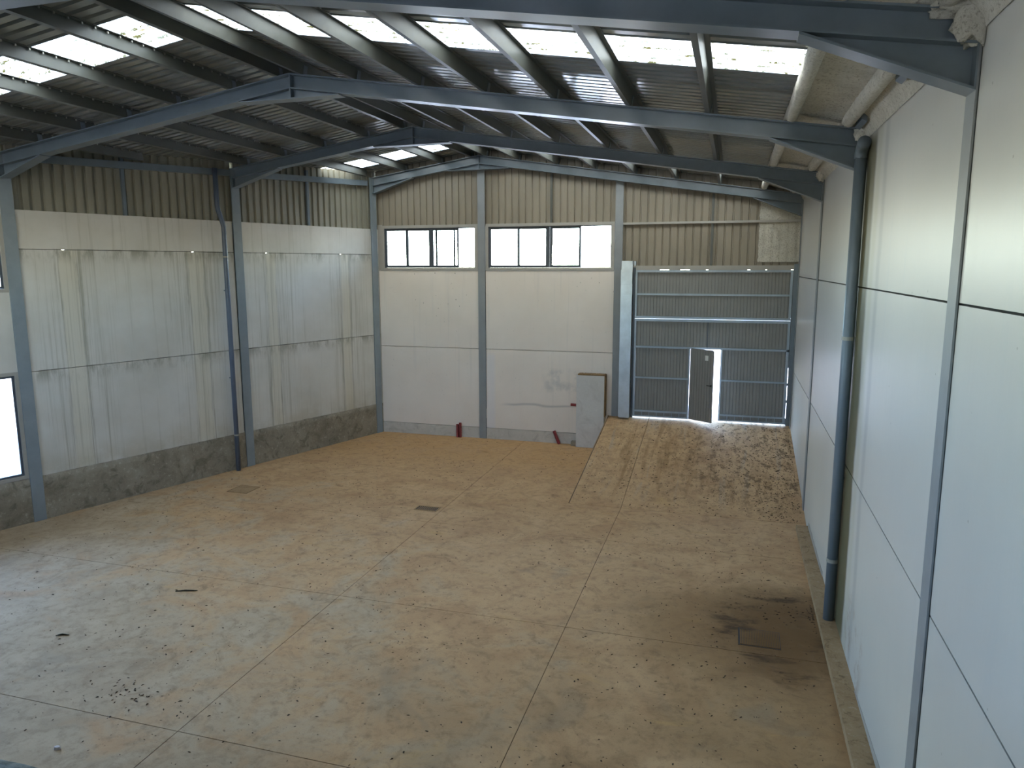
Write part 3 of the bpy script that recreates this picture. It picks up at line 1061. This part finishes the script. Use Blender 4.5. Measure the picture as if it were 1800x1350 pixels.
def purlin(x, y0, y1, label, side, group, mat='purlin', bolts=False, foam=False):
    t = empty('roof_purlin')
    tag(t, label, 'purlin', group)
    z0, z1 = zroof(x, ZT) + 0.003, zroof(x) - 0.002
    tl = math.atan(SL) * (1 if x > RX else -1)

    def q(u, w):   # local section coordinates: u across, w up, leaned with the slope
        return (x + u * math.cos(tl) + (w - 0.1) * math.sin(tl), z0 + 0.1 + (w - 0.1) * math.cos(tl) - u * math.sin(tl))
    hh = z1 - z0
    mb = MB()
    th = 0.005
    mb.prism_y([q(-th, 0.006), q(th, 0.006), q(th, hh - 0.006), q(-th, hh - 0.006)], y0, y1)
    mb.prism_y([q(-0.065, 0), q(th, 0), q(th, 0.007), q(-0.065, 0.007)], y0, y1)
    mb.prism_y([q(-th, hh - 0.012), q(0.065, hh - 0.012), q(0.065, hh - 0.006), q(-th, hh - 0.006)], y0, y1)
    mb.prism_y([q(-0.065, 0.007), q(-0.060, 0.007), q(-0.060, 0.022), q(-0.065, 0.022)], y0, y1)
    if foam:
        mb2 = MB()
        n = 160
        prof = [(-0.085, 0.17), (-0.088, 0.10), (-0.08, 0.02), (-0.05, -0.02), (0.0, -0.025), (0.05, -0.005), (0.075, 0.06), (0.085, 0.16)]
        for j in range(n + 1):
            y = 2.0 + (y1 - 2.0) * j / n
            for (u, w) in prof:
                r = 0.012 * noise.fractal(Vector((u * 20, y * 9, w * 20)), 0.9, 2.1, 4)
                cut = any(abs(y - p) < SEC_W / 2 + 0.02 for p in PY)
                px, pz = q(u * (1 + r * 8), max(w + r, 0.004 if cut else -1))
                mb2.v.append((px, y, pz))
        m_ = len(prof)
        for j in range(n):
            for i in range(m_ - 1):
                a = j * m_ + i
                mb2.f.append((a, a + m_, a + m_ + 1, a + 1))
        mb2.build('foam_coat', 'foam', t, smooth=True)
    body = mb.build('purlin_beam', mat, t)
    if bolts:
        mb = MB()
        y = SY0 + 0.187
        while y < min(y1, 16.0):
            if y > 5.5:
                px, pz = q(0.02, hh - 0.03)
                mb.box(px, px + 0.022, y - 0.011, y + 0.011, pz - 0.012, pz + 0.016)
            y += 0.21
        if mb.v:
            bo = mb.build('hook_bolts', 'bolt', t)
            bo['kind'] = 'stuff'
    # cleats that hold the purlin on each rafter
    for p in PY:
        if y0 < p < y1:
            mb = MB()
            cx = 0.006
            a1, a2, a3, a4 = q(cx, 0.0), q(cx + 0.008, 0.0), q(cx + 0.008, 0.15), q(cx, 0.15)
            mb.prism_y([a1, a2, a3, a4], p - 0.05, p + 0.05)
            mb.build('cleat', 'steel', t)
    return t


RP = [-6.90, -5.93, -4.82, -3.73, -2.64, -1.53, -0.41, 0.68, 1.40]
for i, x in enumerate(RP):
    lab = ['grey steel purlin just right of the ridge',
           'second purlin down from the ridge on the right roof slope',
           'third purlin down from the ridge on the right roof slope',
           'fourth purlin down from the ridge on the right roof slope',
           'fifth purlin down from the ridge on the right roof slope',
           'sixth purlin down from the ridge on the right roof slope',
           'seventh purlin down from the ridge on the right roof slope',
           'purlin coated in pale foam at the edge of the right skylight',
           'last foam-coated purlin beside the right wall'][i]
    purlin(x, YF + 0.02, YB + 0.05, lab, 1, 'purlins on the right roof slope', foam=i >= 7)
LP = [-7.37, -8.29, -9.44, -10.52, -11.58, -12.62, -13.66]
for i, x in enumerate(LP):
    yend = min(YB + 0.05, (x - 0.16 - LA) / LB)
    lab = ['grey steel purlin just left of the ridge',
           'second purlin down from the ridge on the left roof slope',
           'third purlin down from the ridge on the left roof slope',
           'fourth purlin down from the ridge on the left roof slope',
           'fifth purlin down from the ridge on the left roof slope',
           'sixth purlin down from the ridge on the left roof slope',
           'seventh purlin down on the left roof slope, nearest the left wall'][i]
    purlin(x, YF + 0.02, yend, lab, -1, 'purlins on the left roof slope', bolts=i > 0)

# eave beams on top of the left cladding
for i, (a, b_, lab) in enumerate(((PY[0], PY[1], 'dark steel eave beam above the upper left window'),
                                  (PY[1], PY[2], 'dark steel eave beam above the stained bay of the left wall'),
                                  (PY[2], 20.6, 'dark steel eave beam above the farthest bay of the left wall'))):
    zf = lambda y: 7.27 + 0.036 * (y - 12.16)
    mb = MB()
    mb.lbox(a + 0.12, b_ - 0.12, -0.04, 0.06, zf(a), zf(a) + 0.15, zf(b_), zf(b_) + 0.15)
    tag(mb.build('eave_beam', 'steel'), lab, 'beam', 'eave beams along the left wall')

# ------------------------------------------------------------------ gate
gate = empty('door_1')
tag(gate, 'large grey ribbed gate with zinc rails and a small open door', 'gate', kind='structure')
GX0, GX1, GB, GT = -2.60, 1.50, 0.965, 5.09
YG = YB - 0.04
mb = MB()
mb.box(GX0 - 0.06, GX0 - 0.003, YG - 0.05, YG + 0.08, 0.93, 5.16)
mb.build('gate_jamb', 'frame_dark', gate)
MB().box(GX1 + 0.012, GX1 + 0.14, YG - 0.05, YG + 0.08, 0.93, 5.25).build('gate_jamb', 'steel', gate)
for a, b_ in ((0.95, 1.12), (1.55, 1.62), (2.02, 2.08), (2.5, 5.1)):
    MB().box(GX1 + 0.001, GX1 + 0.011, YG - 0.02, YG + 0.06, a, b_).build('gate_seal', 'black', gate)
for a, b_ in ((GX0 - 0.05, -1.95), (-1.7, -1.4), (-1.15, -0.72), (-0.66, 0.35), (0.42, 0.8), (0.84, 1.44)):
    MB().box(a, b_, YG - 0.015, YG + 0.05, 5.088, 5.101).build('gate_seal', 'surround', gate)
MB().box(GX0 - 0.06, GX1 + 0.09, YG - 0.03, YG + 0.15, 5.100, 5.21).build('gate_lintel', 'surround', gate)
MB().box(GX0 - 0.06, GX0 - 0.012, YB - 0.02, YB + 0.12, 5.16, 5.33).build('gate_stop', 'galv', gate)


def gate_sheet(a, b_, z0, z1, parent, name='ribbed_sheet', y=None):
    y = YG + 0.01 if y is None else y
    pr = profile(a, b_, 0.0855, 0.070, 0.004, 0.010, GX0)
    return ribbed(name, pr, lambda u, d: (u, y + d, z0), lambda u, d: (u, y + d, z1), 'gate', parent)


ZM = 3.755
WX0, WX1, WZ1 = -1.05, -0.245, 2.93
up_leaf = gate_sheet(GX0 + 0.01, GX1 - 0.01, ZM + 0.03, GT - 0.01, gate, 'gate_leaf')
lo_leaf = gate_sheet(GX0 + 0.01, GX1 - 0.01, WZ1 + 0.02, ZM - 0.03, gate, 'gate_leaf')


def rail(parent, a, b_, z0, z1, y0=-0.035, y1=0.008):
    return MB().box(a, b_, YG + y0, YG + y1, z0, z1).build('rail', 'rail', parent)


rail(up_leaf, GX0, GX1, GT - 0.06, GT)
rail(up_leaf, GX0, GX1, 4.40, 4.45, -0.02)
rail(up_leaf, GX0, GX1, ZM + 0.002, ZM + 0.065)
rail(up_leaf, GX0, GX0 + 0.045, ZM + 0.07, GT - 0.06)
rail(up_leaf, GX1 - 0.06, GX1, ZM + 0.07, GT - 0.06)
rail(lo_leaf, GX0, GX1, ZM - 0.075, ZM - 0.002)
rail(lo_leaf, GX0, GX1, WZ1 + 0.005, WZ1 + 0.055)
rail(lo_leaf, GX0, GX0 + 0.045, GB, ZM - 0.075)
rail(lo_leaf, GX1 - 0.06, GX1, GB, ZM - 0.075)
rail(lo_leaf, WX0 - 0.045, WX0 - 0.004, GB, WZ1 + 0.005)
rail(lo_leaf, WX1, WX1 + 0.03, GB, WZ1 + 0.005)
MB().box(-0.62, -0.60, YG - 0.01, YG + 0.008, WZ1 + 0.055, ZM - 0.075).build('sheet_seam', 'frame_dark', lo_leaf)
for (a, b_) in ((GX0 + 0.045, WX0 - 0.045), (WX1 + 0.03, GX1 - 0.06)):
    gate_sheet(a, b_, GB + 0.01, WZ1 + 0.01, lo_leaf)
    rail(lo_leaf, a, b_, 2.065, 2.11, -0.02)
    rail(lo_leaf, a, b_, 1.10, 1.15, -0.02)
    rail(lo_leaf, a, b_, GB - 0.0, GB + 0.03)
    # zinc kick plate between the two bottom rails
    nb = int((b_ - a) / 0.2)
    for q in range(nb + 1):
        xx = a + (b_ - a) * q / max(nb, 1)
        MB().box(max(a, xx - 0.008), min(b_, xx + 0.008), YG - 0.012, YG + 0.008, GB + 0.03, 1.10).build('kick_rib', 'rail', lo_leaf)
# wicket door, hinged on its left and standing open into the hall
wk = empty('wicket_door')
wk.parent = gate
pr = profile(0.0, 0.755, 0.0855, 0.070, 0.004, 0.008, 0.0)
ang = math.radians(-34)
hx, hy = WX0, YG - 0.02
ca, sa = math.cos(ang), math.sin(ang)


def wkp(u, d):
    return (hx + u * ca - d * sa, hy + u * sa + d * ca)


def wbox(mb, u0, u1, d0, d1, z0, z1):
    p = [wkp(u0, d0), wkp(u1, d0), wkp(u1, d1), wkp(u0, d1)]
    return mb.prism_z(p, z0, z1)


ribbed('door_sheet', pr, lambda u, d: (*wkp(u, d), GB + 0.01), lambda u, d: (*wkp(u, d), WZ1 + 0.03), 'gate', wk)
mb = MB()
wbox(mb, 0.0, 0.03, 0.005, 0.03, GB, WZ1)
wbox(mb, 0.735, 0.765, -0.005, 0.03, GB, WZ1)
wbox(mb, 0.03, 0.735, 0.011, 0.03, WZ1 - 0.04, WZ1)
wbox(mb, 0.03, 0.735, 0.011, 0.03, GB, GB + 0.04)
mb.build('door_frame', 'gate', wk)
mb = MB()
wbox(mb, 0.60, 0.74, -0.05, -0.035, 1.98, 2.0)
wbox(mb, 0.715, 0.74, -0.05, 0.0, 1.965, 2.015)
mb.build('door_handle', 'black', wk)
mb = MB()
wbox(mb, 0.50, 0.60, -0.006, -0.002, 2.66, 2.80)
tag(mb.build('sticker', 'white', wk), 'small white sticker')
portal('gate_gap_light', (-0.65, YB + 0.05, 1.95), 0.75, 1.9, (0, -1, 0))

# counterweight casing beside the gate
cw = empty('counterweight_casing')
tag(cw, 'tall narrow galvanised counterweight casing standing left of the gate', 'casing')
for z0, z1, dd in ((0.94, 4.36, 0.0), (4.36, 4.70, 0.006), (4.70, 5.04, 0.0), (5.04, 5.34, 0.004)):
    MB().box(-2.965 - dd, -2.675 + dd, 20.60 - dd, 20.82, z0 + 0.001, z1 - 0.001).build('sheet_section', 'galv', cw)
MB().box(-3.0, -2.966, 20.70, 20.80, 0.94, 5.1).build('back_channel', 'galv', cw)

# ------------------------------------------------------------------ pier beside the ramp
pier = empty('concrete_pier')
tag(pier, 'upright pale grey concrete pier with rusty rim beside the ramp', 'pier')
MB().box(-4.19, -3.385, 20.56, YB - 0.015, 0.0, 2.12).build('pier_block', 'pier', pier)
mb = MB()
n = 30
for k in range(n + 1):
    x = -4.15 + (0.765) * k / n
    h = 0.03 + 0.016 * noise.noise(Vector((x * 22, 0, 0)))
    mb.v += [(x, 20.555, 2.115), (x, 20.555, 2.12 + h), (x, YB - 0.03, 2.12 + h), (x, YB - 0.03, 2.115)]
for k in range(n):
    for q in range(3):
        mb.f.append((4 * k + q, 4 * k + 4 + q, 4 * k + 5 + q, 4 * k + 1 + q))
mb.f += [(0, 1, 2, 3), (4 * n, 4 * n + 3, 4 * n + 2, 4 * n + 1)]
mb.build('rusty_rim', 'rust', pier)
MB().box(-3.385, -3.365, 20.558, YB - 0.01, 0.93, 2.14).build('rusty_side', 'rust', pier)
MB().box(-4.36, -4.195, 20.66, YB - 0.015, 0.0, 0.12).build('footing_step', 'dado', pier)

# ------------------------------------------------------------------ red conduit stubs
def stub(name, p0, p1, r, label):
    t = empty(name)
    tag(t, label, 'conduit', 'dark red conduit stubs by the back wall')
    a, b_ = Vector(p0), Vector(p1)
    n = 9
    pts, rad = [], []
    for i in range(n * 2 + 1):
        pts.append(a.lerp(b_, i / (n * 2)))
        rad.append(r if i % 2 == 0 else r * 0.86)
    MB().tube(pts, rad, 12, caps=False).build('conduit_sleeve', 'conduit', t)
    MB().tube([b_ - (b_ - a).normalized() * 0.03, b_ - (b_ - a).normalized() * 0.012], r * 0.86, 12).build('conduit_bore', 'joint', t)


stub('conduit_stub', (-7.945, YB - 0.07, 0.0), (-7.945, YB - 0.07, 0.40), 0.045, 'shorter of the two upright red conduit stubs at the back wall')
stub('conduit_stub', (-7.855, YB - 0.07, 0.0), (-7.855, YB - 0.07, 0.45), 0.045, 'taller of the two upright red conduit stubs at the back wall')
stub('conduit_stub', (-4.73, YB - 0.10, 0.0), (-4.90, YB - 0.06, 0.38), 0.05, 'leaning red conduit stub left of the concrete pier')
stub('conduit_stub', (-4.195, YB - 0.06, 1.19), (-4.40, YB - 0.06, 1.20), 0.045, 'horizontal red conduit stub poking out of the concrete pier')

# ------------------------------------------------------------------ drains and hatch
gtx0, gtx1, gty0, gty1 = -6.42, -5.90, 14.08, 14.36
dg = empty('drain_grate')
tag(dg, 'small slotted iron floor drain in the middle of the floor', 'drain grate')
MB().box(gtx0 + 0.02, gtx1 - 0.02, gty0 + 0.02, gty1 - 0.02, 0.001, 0.004).build('drain_pit', 'black', dg)
mb = MB()
mb.box(gtx0, gtx1, gty0, gty0 + 0.025, 0.0, 0.012)
mb.box(gtx0, gtx1, gty1 - 0.025, gty1, 0.0, 0.012)
mb.box(gtx0, gtx0 + 0.03, gty0 + 0.025, gty1 - 0.025, 0.0, 0.012)
mb.box(gtx1 - 0.03, gtx1, gty0 + 0.025, gty1 - 0.025, 0.0, 0.012)
mb.build('grate_frame', 'hatch', dg)
nb = 11
for i in range(1, nb):
    x = gtx0 + 0.03 + (gtx1 - gtx0 - 0.06) * i / nb
    MB().box(x - 0.007, x + 0.007, gty0 + 0.025, gty1 - 0.025, 0.004, 0.012).build('grate_bar', 'hatch', dg)
d2 = empty('drain_grate')
tag(d2, 'silted square drain grate in the dark stain beside the kerb', 'drain grate')
MB().box(0.30, 0.85, 10.05, 10.56, 0.0005, 0.004).build('grate_plate', 'iron', d2)
for i in range(24):
    x = 0.32 + 0.51 * i / 23
    MB().box(x - 0.0085, x + 0.0085, 10.07, 10.54, 0.004, 0.010).build('grate_bar', 'floor', d2)
MB().box(0.285, 0.30, 10.05, 10.56, 0.0005, 0.006).build('grate_edge', 'black', d2)
hc = empty('floor_hatch')
tag(hc, 'faint square concrete hatch cover near the left wall', 'hatch')
MB().box(-11.13, -10.64, 14.06, 14.56, 0.0008, 0.006).build('hatch_plate', 'hatch', hc)
mb = MB()
frame = ((-11.16, -11.13, 14.03, 14.59), (-10.64, -10.61, 14.03, 14.59), (-11.13, -10.64, 14.03, 14.06), (-11.13, -10.64, 14.56, 14.59))
for a, b_, c, d in frame:
    mb.box(a, b_, c, d, 0.0006, 0.003)
mb.build('hatch_joint', 'rust', hc)

# ------------------------------------------------------------------ downpipes
dp = empty('downpipe')
tag(dp, 'thick grey downpipe on the right wall standing on the kerb', 'downpipe')
px, py, pr_ = 1.547, 11.0, 0.076
MB().tube([(px, py, 0.10), (px, py, 3.4), (px, py, 6.62)], pr_, 20).build('pipe', 'pipe', dp, smooth=True)
pts = [(px, py, 6.60), (px, py, 6.65), (px + 0.003, py - 0.05, 6.72), (px + 0.004, py - 0.13, 6.765), (px + 0.002, py - 0.21, 6.785)]
MB().tube(pts, 0.083, 18).build('elbow', 'pipe', dp, smooth=True)
for z in (0.98, 4.19, 6.60):
    MB().tube([(px, py, z), (px, py, z + 0.05)], pr_ + 0.006, 20).build('pipe_collar', 'collar' if z < 5 else 'pipe', dp, smooth=False)
MB().box(px - 0.02, XR - 0.001, py + 0.05, py + 0.10, 2.2, 2.24).build('pipe_bracket', 'steel', dp)

dl = empty('downpipe')
tag(dl, 'slim blue-grey downpipe beside the third frame on the left wall', 'downpipe')
path = [wl(15.72, 0.13, 0.0), wl(15.72, 0.13, 3.0), wl(15.72, 0.13, 6.16), wl(15.70, 0.13, 6.26), wl(15.60, 0.13, 6.56), wl(15.58, 0.13, 6.68), wl(15.58, 0.13, 7.55)]
MB().tube(path, 0.058, 16).build('pipe', 'pipe_dark', dl, smooth=True)
for z in (0.92, 5.42):
    MB().tube([wl(15.72, 0.13, z), wl(15.72, 0.13, z + 0.04)], 0.064, 16).build('pipe_collar', 'collar', dl)
for z in (2.4, 4.6):
    MB().lbox(15.70, 15.74, 0.001, 0.10, z, z + 0.03).build('pipe_bracket', 'steel', dl)

# ------------------------------------------------------------------ litter on the floor
def flake(mb, x, y, z, s, rnd):
    x = min(x, 1.36 if y < 15.2 else XR - 0.08)
    if (-6.48 < x < -5.84 and 14.02 < y < 14.42) or (0.24 < x < 0.91 and 9.99 < y < 10.62) or (-11.2 < x < -10.57 and 14.0 < y < 14.63):
        return
    a = rnd.uniform(0, 6.28)
    n = rnd.choice((4, 5, 5, 6))
    ll = rnd.uniform(0.5, 1.0)
    b = len(mb.v)
    ca_, sa_ = math.cos(a), math.sin(a)
    for k in range(n):
        t = 2 * math.pi * k / n
        r = s * rnd.uniform(0.7, 1.1)
        u, v = r * math.cos(t), r * math.sin(t) * ll * 0.55
        mb.v.append((x + u * ca_ - v * sa_, y + u * sa_ + v * ca_, z + 0.004))
    mb.v.append((x, y, z + 0.004 + s * rnd.uniform(0.15, 0.5)))
    for k in range(n):
        mb.f.append((b + k, b + (k + 1) % n, b + n))


rnd = random.Random(3)
mb = MB()
cnt = 0
while cnt < 3000:
    y = rnd.uniform(5.6, 20.5)
    x = rnd.uniform(lx(y) + 0.2, 1.35)
    if x > RXL - 0.1 and y > RY0 - 0.2:
        continue
    dens = 0.25 + 0.6 * max(0, noise.noise(Vector((x * 0.5, y * 0.5, 2))))
    if abs(x - 0.7) < 1.1 and abs(y - 11) < 3:
        dens += 0.5
    if rnd.random() > dens:
        continue
    flake(mb, x, y, 0.0, rnd.choice((0.008, 0.011, 0.014, 0.018, 0.026)), rnd)
    cnt += 1
for cx, cy, n, sp in ((-7.0, 6.7, 46, 0.26), (-6.2, 6.65, 10, 0.2), (1.2, 11.3, 60, 0.4), (-6.6, 11.2, 14, 0.35), (-6.2, 17.5, 16, 0.9)):
    for _ in range(n):
        flake(mb, cx + rnd.gauss(0, sp), cy + rnd.gauss(0, sp * 0.6), 0.0, rnd.uniform(0.012, 0.032), rnd)
tag(mb.build('leaf_litter', 'litter'), 'dry leaf crumbs scattered over the flat warehouse floor', 'litter', kind='stuff')
mb = MB()
cnt = 0
while cnt < 2300:
    y = rnd.uniform(RY0, 20.6)
    x = rnd.uniform(RXL + 0.1, XR - 0.05)
    w = 0.12 + 0.9 * max(0, (x + 0.6) / 2.2) * max(0.15, 0.5 + noise.noise(Vector((x * 1.2, y * 0.7, 5))))
    if rnd.random() > w:
        continue
    flake(mb, x, y, zramp(y), rnd.choice((0.012, 0.016, 0.022, 0.032)), rnd)
    cnt += 1
tag(mb.build('leaf_litter', 'litter'), 'dark dirt crumbs and leaves strewn along the ramp', 'litter', kind='stuff')

mb = MB()
mb.tube([(-8.45, 9.24, 0.010), (-8.32, 9.30, 0.014), (-8.18, 9.34, 0.010), (-8.12, 9.36, 0.009)], [0.006, 0.013, 0.013, 0.005], 7)
tag(mb.build('twig', 'twig'), 'short dark twig lying on the pale floor near the left', 'twig')
mb = MB()
mb.tube([(-9.05, 7.55, 0.010), (-8.98, 7.60, 0.013), (-8.88, 7.62, 0.009)], [0.006, 0.013, 0.006], 7)
tag(mb.build('twig', 'twig'), 'stubby dark twig on the floor at the picture\'s left edge', 'twig')
mb = MB()
b0 = []
rr = random.Random(9)
ring = [(math.cos(t * 1.047) * rr.uniform(0.8, 1.1), math.sin(t * 1.047) * rr.uniform(0.8, 1.1)) for t in range(6)]
mb.v = [(-6.86 + 0.045 * c, 5.60 + 0.03 * s, 0.001) for c, s in ring] + [(-6.86 + 0.034 * c, 5.60 + 0.022 * s, 0.03) for c, s in ring]
mb.f = [tuple(range(6, 12))] + [(i, (i + 1) % 6, 6 + (i + 1) % 6, 6 + i) for i in range(6)]
tag(mb.build('stone_chip', 'chip'), 'small white stone chip on the floor beside the mezzanine edge', 'stone')
